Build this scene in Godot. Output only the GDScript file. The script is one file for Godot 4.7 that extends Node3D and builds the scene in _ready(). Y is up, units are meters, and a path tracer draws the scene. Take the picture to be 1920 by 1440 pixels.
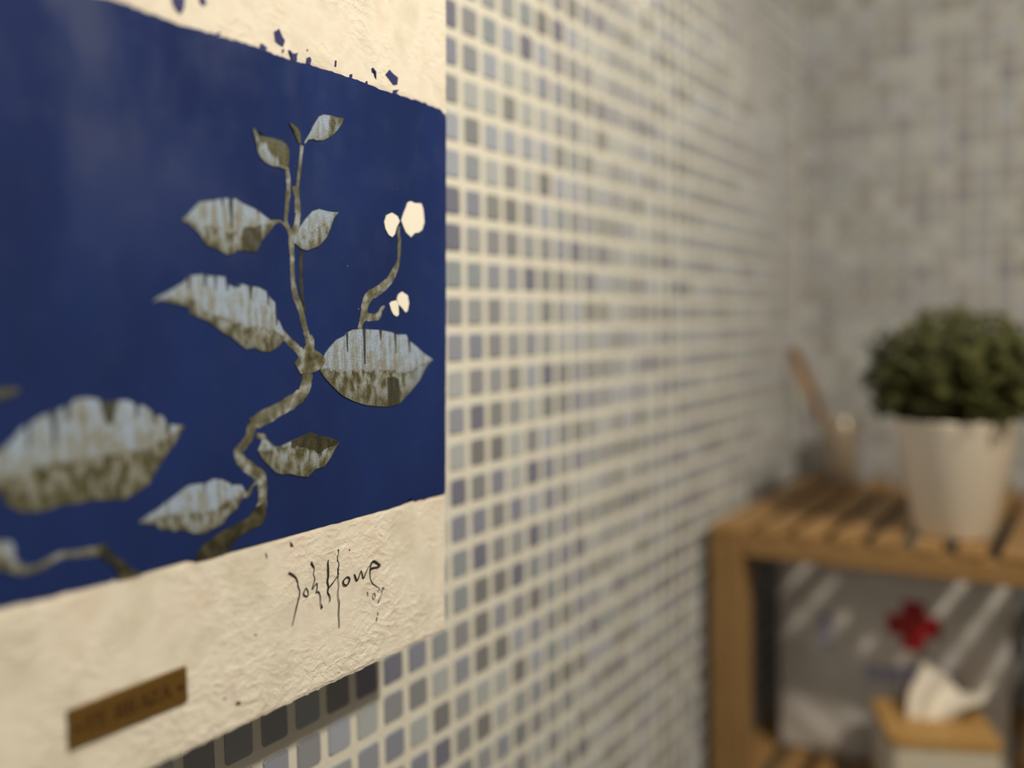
extends Node3D

# Room frame: x runs along the tiled left wall towards the far corner, y is up, z comes out of that wall.
# One mosaic pitch is 25 mm; wall coordinates (u along, v down, n into the wall) are counted in pitches.
const P := 0.025
const EYE_V := 1.46153
const EYE_Y := 1.65
const TINT := Vector3(1.0, 0.865, 0.62)          # the warm lamp, linear

var rng := RandomNumberGenerator.new()
var used := {}


func W(u: float, v: float, n: float) -> Vector3:
	return Vector3(u * P, EYE_Y - (v - EYE_V) * P, -n * P)


# ---------------------------------------------------------------- helpers
func numbered(called: String) -> String:
	if not used.has(called):
		used[called] = 0
		return called
	used[called] += 1
	return "%s_%03d" % [called, used[called]]


func thing(called: String, label: String, category: String, at := Vector3.ZERO, group := "") -> Node3D:
	var o := Node3D.new()
	o.name = numbered(called)
	add_child(o, true)
	o.position = at
	o.set_meta("label", label)
	o.set_meta("category", category)
	if group != "":
		o.set_meta("group", group)
	return o


func part(called: String, mesh: Mesh, m: Material, parent: Node3D, at := Vector3.ZERO) -> MeshInstance3D:
	var o := MeshInstance3D.new()
	o.name = called
	o.mesh = mesh
	o.material_override = m
	o.position = at
	o.cast_shadow = GeometryInstance3D.SHADOW_CASTING_SETTING_ON
	parent.add_child(o, true)
	return o


func seen(r: float, g: float, b: float, k := 1.0) -> Color:
	# the base colour of a surface whose photographed colour under the warm lamp is (r, g, b)
	var c := Color(r / 255.0, g / 255.0, b / 255.0).srgb_to_linear()
	c = Color(clampf(c.r * k / TINT.x, 0, 0.92), clampf(c.g * k / TINT.y, 0, 0.92), clampf(c.b * k / TINT.z, 0, 0.92))
	return c.linear_to_srgb()


func mat(c: Color, rough := 0.7, metal := 0.0, spec := 0.5) -> StandardMaterial3D:
	var m := StandardMaterial3D.new()
	m.albedo_color = c
	m.roughness = rough
	m.metallic = metal
	m.metallic_specular = spec
	return m


func noise_tex(sd: int, freq: float, w: int, h: int, cols: Array, octaves := 4, kind := FastNoiseLite.TYPE_SIMPLEX_SMOOTH, warp := 0.0, fractal := FastNoiseLite.FRACTAL_FBM) -> NoiseTexture2D:
	var f := FastNoiseLite.new()
	f.seed = sd
	f.noise_type = kind
	f.frequency = freq
	f.fractal_octaves = octaves
	f.fractal_type = fractal
	if warp > 0.0:
		f.domain_warp_enabled = true
		f.domain_warp_amplitude = warp
		f.domain_warp_frequency = freq * 1.5
	var t := NoiseTexture2D.new()
	t.width = w
	t.height = h
	t.seamless = true
	t.noise = f
	if cols.size() > 0:
		var g := Gradient.new()
		var off := PackedFloat32Array()
		var cc := PackedColorArray()
		for i in cols.size():
			off.append(float(i) / (cols.size() - 1))
			cc.append(cols[i])
		g.offsets = off
		g.colors = cc
		t.color_ramp = g
	return t


func tri(st: SurfaceTool, a: Vector3, b: Vector3, c: Vector3, out: Vector3) -> void:
	if (b - a).cross(c - a).dot(out) > 0.0:
		var k := b
		b = c
		c = k
	st.add_vertex(a)
	st.add_vertex(b)
	st.add_vertex(c)


func quad(st: SurfaceTool, a: Vector3, b: Vector3, c: Vector3, d: Vector3, out: Vector3) -> void:
	tri(st, a, b, c, out)
	tri(st, a, c, d, out)


func begin(smooth := false) -> SurfaceTool:
	var st := SurfaceTool.new()
	st.begin(Mesh.PRIMITIVE_TRIANGLES)
	st.set_smooth_group(0 if smooth else -1)
	return st


func done(st: SurfaceTool) -> ArrayMesh:
	st.generate_normals()
	return st.commit()


# a bar with chamfered long edges: size s, centred on c
func add_bar(st: SurfaceTool, c: Vector3, s: Vector3, ch: float) -> void:
	var h := s * 0.5
	var xs := [[-h.x, 1], [h.x, 1]]
	ch = minf(ch, minf(h.x, minf(h.y, h.z)) * 0.9)
	var dirs := [Vector3(1, 0, 0), Vector3(-1, 0, 0), Vector3(0, 1, 0), Vector3(0, -1, 0), Vector3(0, 0, 1), Vector3(0, 0, -1)]
	for d in dirs:
		var e1 := Vector3(d.y, d.z, d.x).abs()
		var e2 := Vector3(d.z, d.x, d.y).abs()
		var o: Vector3 = d * (h * d.abs()).length()
		var r1 := (h * e1).length() - ch
		var r2 := (h * e2).length() - ch
		quad(st, c + o + e1 * r1 + e2 * r2, c + o - e1 * r1 + e2 * r2, c + o - e1 * r1 - e2 * r2, c + o + e1 * r1 - e2 * r2, d)
	for ax in 3:
		var a := Vector3.ZERO
		a[ax] = 1.0
		var b := Vector3.ZERO
		b[(ax + 1) % 3] = 1.0
		var g := Vector3.ZERO
		g[(ax + 2) % 3] = 1.0
		var la: float = h[ax] - ch
		for sb in [-1.0, 1.0]:
			for sg in [-1.0, 1.0]:
				var p1: Vector3 = b * sb * h[(ax + 1) % 3] + g * sg * (h[(ax + 2) % 3] - ch)
				var p2: Vector3 = b * sb * (h[(ax + 1) % 3] - ch) + g * sg * h[(ax + 2) % 3]
				quad(st, c + p1 + a * la, c + p1 - a * la, c + p2 - a * la, c + p2 + a * la, b * sb + g * sg)
	for sx in [-1.0, 1.0]:
		for sy in [-1.0, 1.0]:
			for sz in [-1.0, 1.0]:
				var k := Vector3(sx, sy, sz)
				tri(st, c + k * Vector3(h.x, h.y - ch, h.z - ch), c + k * Vector3(h.x - ch, h.y, h.z - ch), c + k * Vector3(h.x - ch, h.y - ch, h.z), k)


func bar_mesh(s: Vector3, ch := 0.0015) -> ArrayMesh:
	var st := begin()
	add_bar(st, Vector3.ZERO, s, ch)
	return done(st)


# bar between two wall-frame corners
func wbar(called: String, a: Vector3, b: Vector3, m: Material, parent: Node3D, ch := 0.002) -> MeshInstance3D:
	var p := W(a.x, a.y, a.z)
	var q := W(b.x, b.y, b.z)
	return part(called, bar_mesh((q - p).abs(), ch), m, parent, (p + q) * 0.5 - parent.position)


func lathe(prof: Array, seg := 48) -> ArrayMesh:
	# prof: Vector2(radius, height) from outside bottom round to the inside
	var st := begin(true)
	for i in prof.size() - 1:
		var p: Vector2 = prof[i]
		var q: Vector2 = prof[i + 1]
		var nrm := Vector2(q.y - p.y, p.x - q.x)
		for k in seg:
			var a0 := TAU * k / seg
			var a1 := TAU * (k + 1) / seg
			var am := (a0 + a1) * 0.5
			var out := Vector3(cos(am) * nrm.x, nrm.y, sin(am) * nrm.x)
			var v0 := Vector3(cos(a0) * p.x, p.y, sin(a0) * p.x)
			var v1 := Vector3(cos(a1) * p.x, p.y, sin(a1) * p.x)
			var v2 := Vector3(cos(a1) * q.x, q.y, sin(a1) * q.x)
			var v3 := Vector3(cos(a0) * q.x, q.y, sin(a0) * q.x)
			if p.x > 1e-6:
				tri(st, v0, v1, v2, out)
			if q.x > 1e-6:
				tri(st, v0, v2, v3, out)
	return done(st)


func mm_points(a: Array) -> PackedVector2Array:
	var o := PackedVector2Array()
	for i in range(0, a.size() - 1, 2):
		o.append(Vector2(a[i], a[i + 1]) * 0.001)
	return o


# a flat shape with thickness, from z0 to z1, with a small chamfer round its face
func slab(pts: PackedVector2Array, z0: float, z1: float, box := Rect2()) -> ArrayMesh:
	var st := begin()
	var idx := Geometry2D.triangulate_polygon(pts)
	for i in range(0, idx.size(), 3):
		var v := [pts[idx[i]], pts[idx[i + 1]], pts[idx[i + 2]]]
		if (v[1] - v[0]).cross(v[2] - v[0]) > 0.0:
			v = [v[0], v[2], v[1]]
		for p in v:
			if box.size.x > 0.0:
				st.set_uv(Vector2((p.x - box.position.x) / box.size.x, 1.0 - (p.y - box.position.y) / box.size.y))
			st.add_vertex(Vector3(p.x, p.y, z1))
	var ccw := not Geometry2D.is_polygon_clockwise(pts)
	for i in pts.size():
		var p := pts[i]
		var q := pts[(i + 1) % pts.size()]
		var d := (q - p).orthogonal()                      # Godot's y-down «left» is our right
		if Vector2(q.y - p.y, p.x - q.x).dot(Vector2(q.y - p.y, p.x - q.x)) == 0.0:
			continue
		var out := Vector3(q.y - p.y, p.x - q.x, 0)
		if signed_area(pts) < 0.0:
			out = -out
		if box.size.x > 0.0:
			st.set_uv(Vector2(clampf((p.x - box.position.x) / box.size.x, 0.0, 1.0), clampf(1.0 - (p.y - box.position.y) / box.size.y, 0.0, 1.0)))
		quad(st, Vector3(p.x, p.y, z0), Vector3(q.x, q.y, z0), Vector3(q.x, q.y, z1), Vector3(p.x, p.y, z1), out)
	return done(st)


func signed_area(p: PackedVector2Array) -> float:
	var s := 0.0
	for i in p.size():
		s += p[i].cross(p[(i + 1) % p.size()])
	return s * 0.5


# a brush or pen stroke: [x, y, width, ...] in millimetres, slightly domed, smoothed by a spline
func add_stroke(st: SurfaceTool, a: Array, z0: float, rise: float, rough := 0.0, steps := 5, kick := 0.0) -> void:
	var pts := []
	for i in range(0, a.size(), 3):
		pts.append(Vector3(a[i], a[i + 1], a[i + 2]))
	var line := []
	for i in pts.size() - 1:
		var p0: Vector3 = pts[maxi(i - 1, 0)]
		var p1: Vector3 = pts[i]
		var p2: Vector3 = pts[i + 1]
		var p3: Vector3 = pts[mini(i + 2, pts.size() - 1)]
		for k in steps:
			line.append(p1.cubic_interpolate(p2, p0, p3, float(k) / steps))
	line.append(pts[-1])
	var left := []
	var right := []
	for i in line.size():
		var d: Vector3 = line[mini(i + 1, line.size() - 1)] - line[maxi(i - 1, 0)]
		var s := Vector2(-d.y, d.x).normalized()
		var w: float = maxf(line[i].z, 0.12) * 0.5
		var c := Vector2(line[i].x, line[i].y)
		left.append((c + s * w * (1.0 + rng.randf_range(-rough, rough))) * 0.001)
		right.append((c - s * w * (1.0 + rng.randf_range(-rough, rough))) * 0.001)
	for i in line.size() - 1:
		var l0 := Vector3(left[i].x, left[i].y, z0)
		var l1 := Vector3(left[i + 1].x, left[i + 1].y, z0)
		var r0 := Vector3(right[i].x, right[i].y, z0)
		var r1 := Vector3(right[i + 1].x, right[i + 1].y, z0)
		var m0 := (l0 + r0) * 0.5 + Vector3(0, 0, rise)
		var m1 := (l1 + r1) * 0.5 + Vector3(0, 0, rise)
		quad(st, l0, l1, m1, m0, Vector3.BACK)
		quad(st, m0, m1, r1, r0, Vector3.BACK)


# ---------------------------------------------------------------- the scene
func _ready() -> void:
	rng.seed = 20240611
	# camera: stands 0.38 m from the tiled wall and looks along it, 24.9 degrees off the corner
	var cam := Camera3D.new()
	cam.name = "camera"
	add_child(cam)
	cam.transform = Transform3D(Basis(Vector3(0.534025, -0.018406, 0.845268), Vector3(0.061017, 0.997995, -0.016817), Vector3(-0.843264, 0.060557, 0.534077)).orthonormalized(), W(-21.0894, EYE_V, -15.1381))
	var lens := CameraAttributesPhysical.new()
	lens.frustum_focal_length = 29.553
	lens.frustum_focus_distance = 0.48
	lens.exposure_aperture = 1.75
	lens.frustum_near = 0.02
	lens.frustum_far = 50.0
	cam.attributes = lens
	cam.near = 0.02
	cam.far = 50.0
	cam.fov = 44.21
	cam.current = true

	var we := WorldEnvironment.new()
	we.name = "world_environment"
	var env := Environment.new()
	env.background_mode = Environment.BG_COLOR
	env.background_color = Color(0.02, 0.02, 0.02)
	env.tonemap_mode = Environment.TONE_MAPPER_LINEAR
	env.tonemap_exposure = 0.535
	env.sdfgi_enabled = true
	env.ssao_enabled = true
	env.ssil_enabled = true
	we.environment = env
	add_child(we)

	make_room()
	make_ceiling_lamp()
	make_fill_panel()
	make_mosaic()
	make_painting()
	make_shelf()
	make_plant()
	make_first_aid_bag()
	make_tissue_box()
	make_brush_cup()


const LAMP := Vector3(-3.5, -26.0, -35.5)
const U0 := -70.0
const U1 := 34.0
const N1 := -62.0
const V_FLOOR := 67.46
const V_CEIL := -30.5


func structure(o: Node3D, called: String, label: String) -> void:
	o.name = called
	o.set_meta("kind", "structure")
	o.set_meta("label", label)


func room_slab(called: String, a: Vector3, b: Vector3, m: Material, label: String) -> MeshInstance3D:
	var p := W(a.x, a.y, a.z)
	var q := W(b.x, b.y, b.z)
	var o := part(called, bar_mesh((q - p).abs(), 0.0005), m, self, (p + q) * 0.5)
	structure(o, called, label)
	return o


var wall_left: MeshInstance3D
var wall_back: MeshInstance3D


func make_room() -> void:
	var grout := mat(seen(222, 209, 180, 1.0), 0.85, 0.0, 0.3)
	grout.normal_enabled = true
	var gn := noise_tex(5, 0.02, 512, 512, [], 4)
	gn.as_normal_map = true
	gn.bump_strength = 3.0
	grout.normal_texture = gn
	grout.normal_scale = 0.5
	grout.uv1_triplanar = true
	grout.uv1_scale = Vector3(14, 14, 14)
	var plaster := mat(Color(0.92, 0.91, 0.88), 0.9)
	var floor_m := mat(Color(0.72, 0.70, 0.66), 0.5)
	var g := 0.05        # the grout lies 1.25 mm behind the faces of the tiles
	wall_left = room_slab("wall_left", Vector3(U0, V_CEIL - 3, g), Vector3(U1 + 4, V_FLOOR + 3, 4), grout, "left wall of small grey glass mosaic tiles in cream grout")
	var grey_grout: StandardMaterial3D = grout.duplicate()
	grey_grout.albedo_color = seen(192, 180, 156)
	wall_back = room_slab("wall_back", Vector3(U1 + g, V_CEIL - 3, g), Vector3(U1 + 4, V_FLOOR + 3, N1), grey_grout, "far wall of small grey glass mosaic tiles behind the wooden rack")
	room_slab("wall_right", Vector3(U0, V_CEIL - 3, N1), Vector3(U1 + 4, V_FLOOR + 3, N1 - 4), plaster, "plain plastered wall opposite the tiled wall")
	room_slab("wall_front", Vector3(U0 - 4, V_CEIL - 3, 4), Vector3(U0, V_FLOOR + 3, N1 - 4), plaster, "plain plastered wall at the entrance end of the bathroom")
	room_slab("floor", Vector3(U0 - 4, V_FLOOR, 4), Vector3(U1 + 4, V_FLOOR + 4, N1 - 4), floor_m, "floor of the small bathroom")
	room_slab("ceiling", Vector3(U0 - 4, V_CEIL, 4), Vector3(U1 + 4, V_CEIL - 4, N1 - 4), plaster, "plain plastered ceiling of the small bathroom")


func make_ceiling_lamp() -> void:
	var top := W(LAMP.x, V_CEIL, LAMP.z)
	var at := W(LAMP.x, LAMP.y, LAMP.z)
	var aim := W(3.0, 4.0, 0.0)
	var t := thing("ceiling_spotlight", "small white ceiling spotlight turned towards the painting", "lamp", at)
	var white := mat(Color(0.85, 0.85, 0.83), 0.5)
	var drop := top.y - at.y
	part("ceiling_rose", lathe([Vector2(0, drop - 0.022), Vector2(0.04, drop - 0.022), Vector2(0.048, drop - 0.012), Vector2(0.048, drop - 0.0005), Vector2(0, drop - 0.0005)]), white, t)
	part("arm", lathe([Vector2(0.005, 0.02), Vector2(0.005, drop - 0.02)], 12), white, t)
	var d := (aim - at).normalized()
	var head := Node3D.new()
	head.name = "lamp_head"
	t.add_child(head, true)
	var side := d.cross(Vector3.UP).normalized()
	head.basis = Basis(side, -d, side.cross(-d))        # the head's own y points away from what it lights
	part("housing", lathe([Vector2(0.0295, -0.012), Vector2(0.033, -0.012), Vector2(0.034, 0.02), Vector2(0.026, 0.06), Vector2(0, 0.066), Vector2(0, 0.062), Vector2(0.024, 0.056), Vector2(0.0295, 0.018), Vector2(0.0295, -0.012)]), white, head)
	var glow := mat(Color(1, 0.95, 0.85), 0.4)
	glow.emission_enabled = true
	glow.emission = Color(TINT.x, TINT.y, TINT.z).linear_to_srgb()
	glow.emission_energy_multiplier = 3.0
	part("light_bulb", lathe([Vector2(0, -0.006), Vector2(0.020, -0.004), Vector2(0.0285, 0.002), Vector2(0.0285, 0.006), Vector2(0, 0.006)], 32), glow, head)
	var l := SpotLight3D.new()
	l.name = "spot_light"
	l.light_color = Color(TINT.x, TINT.y, TINT.z).linear_to_srgb()
	l.light_energy = 2.25
	l.light_size = 0.034
	l.spot_range = 8.0
	l.spot_attenuation = 2.0
	l.spot_angle = 80.0
	l.spot_angle_attenuation = 1.0
	l.shadow_enabled = true
	t.add_child(l)
	l.transform = Transform3D(Basis.looking_at(d, Vector3.UP), d * 0.016)


func make_fill_panel() -> void:  # unseen panel with its area light, added to lift the shadows
	var at := W(-44.0, V_CEIL, -40.0)
	var t := thing("added_ceiling_panel", "unseen square panel light added at the entrance end of the ceiling as fill", "lamp", at)
	part("frame", bar_mesh(Vector3(0.44, 0.02, 0.44), 0.002), mat(Color(0.85, 0.85, 0.83), 0.5), t, Vector3(0, -0.0105, 0))
	var glow := mat(Color(1, 0.95, 0.85), 0.6)
	glow.emission_enabled = true
	glow.emission = Color(TINT.x, TINT.y, TINT.z).linear_to_srgb()
	glow.emission_energy_multiplier = 1.0
	part("light_diffuser", bar_mesh(Vector3(0.40, 0.004, 0.40), 0.001), glow, t, Vector3(0, -0.0225, 0))
	var l := AreaLight3D.new()
	l.name = "fill_light"
	l.light_color = Color(TINT.x, TINT.y, TINT.z).linear_to_srgb()
	l.light_energy = 0.48
	l.area_size = Vector2(0.40, 0.40)
	l.area_range = 8.0
	l.area_attenuation = 2.0
	l.shadow_enabled = true
	t.add_child(l)
	l.transform = Transform3D(Basis(Vector3.RIGHT, -PI / 2), Vector3(0, -0.027, 0))


# ---------------------------------------------------------------- mosaic
func tile_mesh() -> ArrayMesh:
	var st := begin()
	var h := 0.0091
	var r := 0.0015
	var rings := []
	for lay in [[0.0, -0.004], [0.0, -0.0006], [-0.0006, 0.0]]:
		var e: float = h + lay[0]
		var ring := []
		for c in [[1, 1], [-1, 1], [-1, -1], [1, -1]]:
			var a := Vector3(c[0] * e, c[1] * (e - r), lay[1])
			var b := Vector3(c[0] * (e - r), c[1] * e, lay[1])
			if c[0] * c[1] > 0:
				ring += [a, b]
			else:
				ring += [b, a]
		rings.append(ring)
	for k in 2:
		for i in 8:
			var a: Vector3 = rings[k][i]
			var b: Vector3 = rings[k][(i + 1) % 8]
			quad(st, a, b, rings[k + 1][(i + 1) % 8], rings[k + 1][i], Vector3(a.x + b.x, a.y + b.y, 0.001))
	for i in range(1, 7):
		tri(st, rings[2][0], rings[2][i], rings[2][i + 1], Vector3.BACK)
	return done(st)


func tile_colours() -> Array:
	var o := []
	for c in [[128, 126, 122], [120, 118, 112], [132, 130, 130], [128, 124, 119], [138, 136, 129], [122, 120, 111], [130, 132, 126], [123, 121, 125], [112, 108, 101], [156, 154, 143], [146, 145, 144], [104, 101, 107]]:
		o.append(seen(c[0], c[1], c[2], 1.3))
	return o


func pick_tile() -> int:
	var k := rng.randf()
	return int(k * 9.0 / 0.72) if k < 0.72 else (9 if k < 0.84 else (10 if k < 0.94 else 11))


func make_mosaic() -> void:
	var mesh := tile_mesh()
	var cols := tile_colours()
	var mats := []
	for c in cols:
		var m := mat(c, 0.46, 0.0, 0.95)
		m.clearcoat_enabled = true
		m.clearcoat = 0.15
		m.clearcoat_roughness = 0.08
		mats.append(m)
	var loose := mat(Color.WHITE, 0.46, 0.0, 0.95)
	loose.vertex_color_use_as_albedo = true
	loose.clearcoat_enabled = true
	loose.clearcoat = 0.15
	loose.clearcoat_roughness = 0.08
	for side in 2:
		var wall: MeshInstance3D = wall_left if side == 0 else wall_back
		var all := []
		var lo := -69 if side == 0 else -61
		var hi := 33 if side == 0 else -1
		var eye := W(-21.0894, EYE_V, -15.1381)
		for i in range(lo, hi + 1):
			for j in range(-30, 67):
				var at := W(i, j, 0) if side == 0 else W(U1, j, i + 0.5)
				var jit := Vector3(rng.randf_range(-0.0002, 0.0002), rng.randf_range(-0.0002, 0.0002), 0.0)
				var b := Basis.from_euler(Vector3(rng.randf_range(-0.012, 0.012), rng.randf_range(-0.012, 0.012), rng.randf_range(-0.006, 0.006)))
				var tf := Transform3D(b, at + jit)
				if side == 1:
					tf = Transform3D(Basis(Vector3(0, 0, 1), Vector3(0, 1, 0), Vector3(-1, 0, 0)) * b, at)
				var k := pick_tile()
				all.append({"tf": tf, "k": k, "far": rank(tf.origin, side, i, j)})
		all.sort_custom(func(a, b): return a.far < b.far)
		for n in 300:
			var o := part("tile", mesh, mats[all[n].k], wall)
			o.transform = Transform3D(all[n].tf.basis, all[n].tf.origin - wall.position)
		var mm := MultiMesh.new()
		mm.transform_format = MultiMesh.TRANSFORM_3D
		mm.use_colors = true
		mm.mesh = mesh
		mm.instance_count = all.size() - 300
		for n in range(300, all.size()):
			mm.set_instance_transform(n - 300, Transform3D(all[n].tf.basis, all[n].tf.origin - wall.position))
			mm.set_instance_color(n - 300, cols[all[n].k].srgb_to_linear())
		var mi := MultiMeshInstance3D.new()
		mi.name = "tile_field"
		mi.multimesh = mm
		mi.material_override = loose
		mi.set_meta("kind", "stuff")
		wall.add_child(mi, true)


# nearest tiles that a viewer of the photograph sees come first
func rank(at: Vector3, side: int, i: int, j: int) -> float:
	var b := Basis(Vector3(0.534025, -0.018406, 0.845268), Vector3(0.061017, 0.997995, -0.016817), Vector3(-0.843264, 0.060557, 0.534077))
	var d := at - W(-21.0894, EYE_V, -15.1381)
	var z := -d.dot(b.z)
	if z < 0.1:
		return 1e6 + d.length()
	var x := d.dot(b.x) / z * 1773.2
	var y := d.dot(b.y) / z * 1773.2
	var out := absf(x) > 965.0 or absf(y) > 725.0
	if side == 0 and i < 0 and j < 10 and x < -130.0:
		out = true
	if side == 0 and x > 330.0 + 160.0 and y < -270.0:
		out = true
	if side == 1 and y < -200.0:
		out = true
	return d.length() + (1e4 if out else 0.0)


# ---------------------------------------------------------------- painting
var stems := []
var stumps := []
var petals := []
var flecks := []
var strokes := []
const FRONT := 0.05                         # the canvas stands 5 cm off the wall


func right_edge(y: float) -> float:
	return lerpf(-0.0876, -0.0725, y / 0.366)


func make_painting() -> void:
	var t := thing("painting", "blue and cream canvas of a leafy branch hanging on the mosaic wall", "painting", W(0, 8.55, 0))
	var top := 0.385
	var edge := PackedVector2Array()
	# bottom, right, top, left; the sheet is torn, so its edge wanders
	var x := -0.62
	while x < right_edge(0.0) - 0.002:
		edge.append(Vector2(x, rng.randf_range(-0.0006, 0.0004)))
		x += rng.randf_range(0.0015, 0.004)
	edge.append(Vector2(right_edge(0) - 0.001, 0.0002))
	var y := 0.001
	while y < top:
		edge.append(Vector2(right_edge(y) + rng.randf_range(-0.0003, 0.0003) - 0.0006 * float(rng.randf() < 0.08), y))
		y += rng.randf_range(0.002, 0.006)
	edge.append(Vector2(right_edge(top), top))
	edge.append(Vector2(-0.62, top))
	var cream := mat(seen(236, 219, 188, 1.0), 0.72, 0.0, 0.35)
	cream.albedo_texture = noise_tex(31, 0.006, 512, 512, [Color(0.93, 0.93, 0.92), Color(1, 1, 1), Color(0.95, 0.94, 0.95)], 4)
	cream.uv1_triplanar = true
	cream.uv1_scale = Vector3(9, 9, 9)
	part("canvas", slab(edge, 0.001, FRONT), cream, t)
	relief(t, edge)

	stems.clear()
	stumps.append([-229.8,97.3,-224.0,98.8,-224.3,92.4,-226.6,88.8,-233.8,87.4,-239.9,85.9,-242.0,84.7,-245.0,81.5,-248.0,79.8,-255.6,79.4,-264.5,79.5,-263.7,82.4,-260.8,85.5,-256.1,87.6,-249.5,90.0,-241.6,91.6,-234.6,93.4])
	stumps.append([-307.8,96.7,-305.3,94.1,-302.3,90.6,-297.8,86.1,-293.1,82.1,-290.3,80.6,-294.9,80.5,-302.0,80.9,-301.5,83.7,-303.3,87.0,-306.3,89.7,-309.2,92.1])
	stems.append([-193.2,265.4,2.5,-194.0,260.6,1.9,-195.6,252.3,2.1,-196.9,245.5,1.9,-197.5,238.9,3.0,-197.7,233.0,3.2])
	stems.append([-199.3,245.4,2.9,-196.9,237.6,2.9,-198.2,227.8,3.7,-201.9,219.6,4.0,-201.9,212.4,2.7,-202.1,202.7,2.7,-201.0,194.7,3.5,-197.9,188.3,3.7,-196.0,181.7,3.3,-194.0,175.2,3.5,-191.9,170.2,5.9])
	stems.append([-203.6,253.8,2.6,-202.7,245.6,2.6,-203.6,237.5,1.9,-205.0,230.2,2.1])
	stems.append([-203.5,242.5,2.5,-204.1,236.9,2.1,-205.3,228.9,2.1,-202.8,223.5,2.9,-201.0,220.0,3.3])
	stems.append([-195.6,215.1,1.9,-196.7,204.5,2.1,-196.4,196.4,2.1,-194.8,186.6,1.6])
	stems.append([-213.6,227.0,2.4,-209.3,228.1,1.3,-206.2,226.8,1.3,-202.5,223.9,1.9])
	stems.append([-212.1,177.5,3.7,-205.3,172.1,3.8,-198.9,167.1,4.4,-193.9,163.6,8.9])
	stems.append([-194.1,159.5,7.9,-195.0,152.1,6.4,-198.7,146.6,6.8,-210.0,141.8,7.1,-226.0,136.8,6.3,-231.1,135.4,5.3])
	stems.append([-230.6,135.4,4.9,-231.6,130.7,4.9,-234.8,127.1,4.4,-239.0,123.4,4.5,-236.4,118.8,5.5,-230.6,114.1,5.6,-225.8,109.8,6.2,-225.4,103.8,5.0,-226.2,97.5,5.7,-230.0,92.6,6.3])
	stems.append([-228.0,129.9,2.5,-223.9,128.7,2.9,-222.6,126.1,3.7,-218.8,121.9,5.6])
	stems.append([-236.9,104.4,3.2,-233.9,103.9,2.7,-232.0,106.4,1.6,-229.0,108.5,1.8])
	stems.append([-341.4,93.9,3.5,-335.5,92.9,2.6,-330.7,93.8,2.5,-325.1,95.5,2.3,-318.7,94.8,2.6,-312.8,94.3,3.3,-306.4,93.8,4.5])
	stems.append([-121.5,232.7,2.4,-122.0,228.1,2.1,-121.4,225.3,2.6,-122.1,217.5,2.4,-122.9,213.7,2.1,-125.7,209.0,4.0,-131.6,202.4,4.7,-140.2,197.7,5.1,-147.2,194.8,5.6,-151.1,189.5,5.3,-152.2,185.1,5.0,-154.4,180.7,3.7,-155.9,177.3,2.8])
	stems.append([-151.6,184.2,5.0,-146.3,183.3,3.9,-140.8,184.2,3.9,-137.9,187.8,2.3,-135.4,189.3,1.2])
	var knot := [-201.4,159.9,-202.5,161.5,-198.3,166.3,-194.8,170.2,-191.1,175.1,-189.5,172.6,-189.7,168.0,-185.1,165.8,-181.6,162.3,-185.4,158.3,-190.2,156.8,-194.8,156.3,-199.3,156.5]
	petals.append([-134.2,233.9,-132.3,237.7,-127.6,239.5,-123.0,238.1,-121.2,235.5,-124.0,232.0,-125.6,228.3,-127.8,226.5,-130.6,227.4,-133.3,230.4])
	petals.append([-119.8,236.0,-117.8,239.9,-115.5,243.4,-113.9,246.3,-110.8,247.3,-107.8,246.6,-101.7,247.0,-100.0,243.9,-99.3,236.8,-101.5,232.4,-104.7,230.7,-108.5,230.0,-111.6,227.6,-116.0,229.9,-118.1,233.0])
	petals.append([-131.6,190.6,-129.9,191.9,-125.6,192.6,-124.2,190.2,-124.0,185.1,-125.5,183.9,-128.1,184.6,-130.1,186.9])
	petals.append([-125.3,193.4,-124.0,195.7,-120.7,197.4,-115.9,195.4,-114.9,191.2,-116.3,187.0,-118.1,186.0,-120.7,188.3,-124.2,190.6])
	flecks.append([-208.7,314.7,-205.4,317.0,-204.5,315.4,-203.6,313.9,-201.9,312.4,-203.3,309.3,-205.8,309.8,-208.1,310.7])
	flecks.append([-203.9,307.8,-202.7,308.4,-202.8,307.0,-204.0,306.0])
	flecks.append([-200.4,308.2,-198.9,308.8,-197.0,307.6,-193.4,308.8,-194.4,307.5,-194.6,304.7,-197.9,304.1,-198.5,306.9])
	flecks.append([-188.3,307.4,-185.8,308.7,-184.8,307.4,-185.8,305.0,-188.4,304.8])
	flecks.append([-187.6,311.7,-186.9,312.0,-187.0,311.1,-187.6,311.0])
	flecks.append([-168.2,310.8,-167.1,311.0,-167.6,307.9,-168.6,307.8])
	flecks.append([-157.6,306.2,-155.8,306.9,-155.9,305.0,-157.7,304.5])
	flecks.append([-140.6,312.9,-139.3,313.6,-136.9,312.1,-137.1,308.1,-138.5,309.4,-138.2,311.5,-140.1,310.8])
	flecks.append([-129.4,312.1,-126.0,315.5,-123.5,314.2,-118.9,312.7,-119.8,308.8,-123.1,308.1,-126.9,310.6])
	flecks.append([-123.2,305.2,-118.5,306.5,-119.2,305.6,-121.0,303.8,-123.3,303.3])
	flecks.append([-145.4,305.2,-144.4,305.8,-144.0,303.9,-145.5,303.6])
	flecks.append([-217.3,307.4,-215.9,307.6,-213.1,306.3,-215.1,304.6,-217.9,304.5])
	flecks.append([-265.0,314.7,-258.3,316.6,-259.0,311.7,-260.7,308.9,-263.0,310.2,-264.7,312.3])
	flecks.append([-250.9,318.6,-248.1,319.4,-247.3,316.6,-248.7,315.5,-250.6,316.1])
	flecks.append([-243.1,305.1,-240.4,307.0,-240.1,305.6,-242.2,304.5])
	flecks.append([-245.5,10.4,-244.2,12.4,-241.9,10.7,-243.4,9.8])
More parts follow.
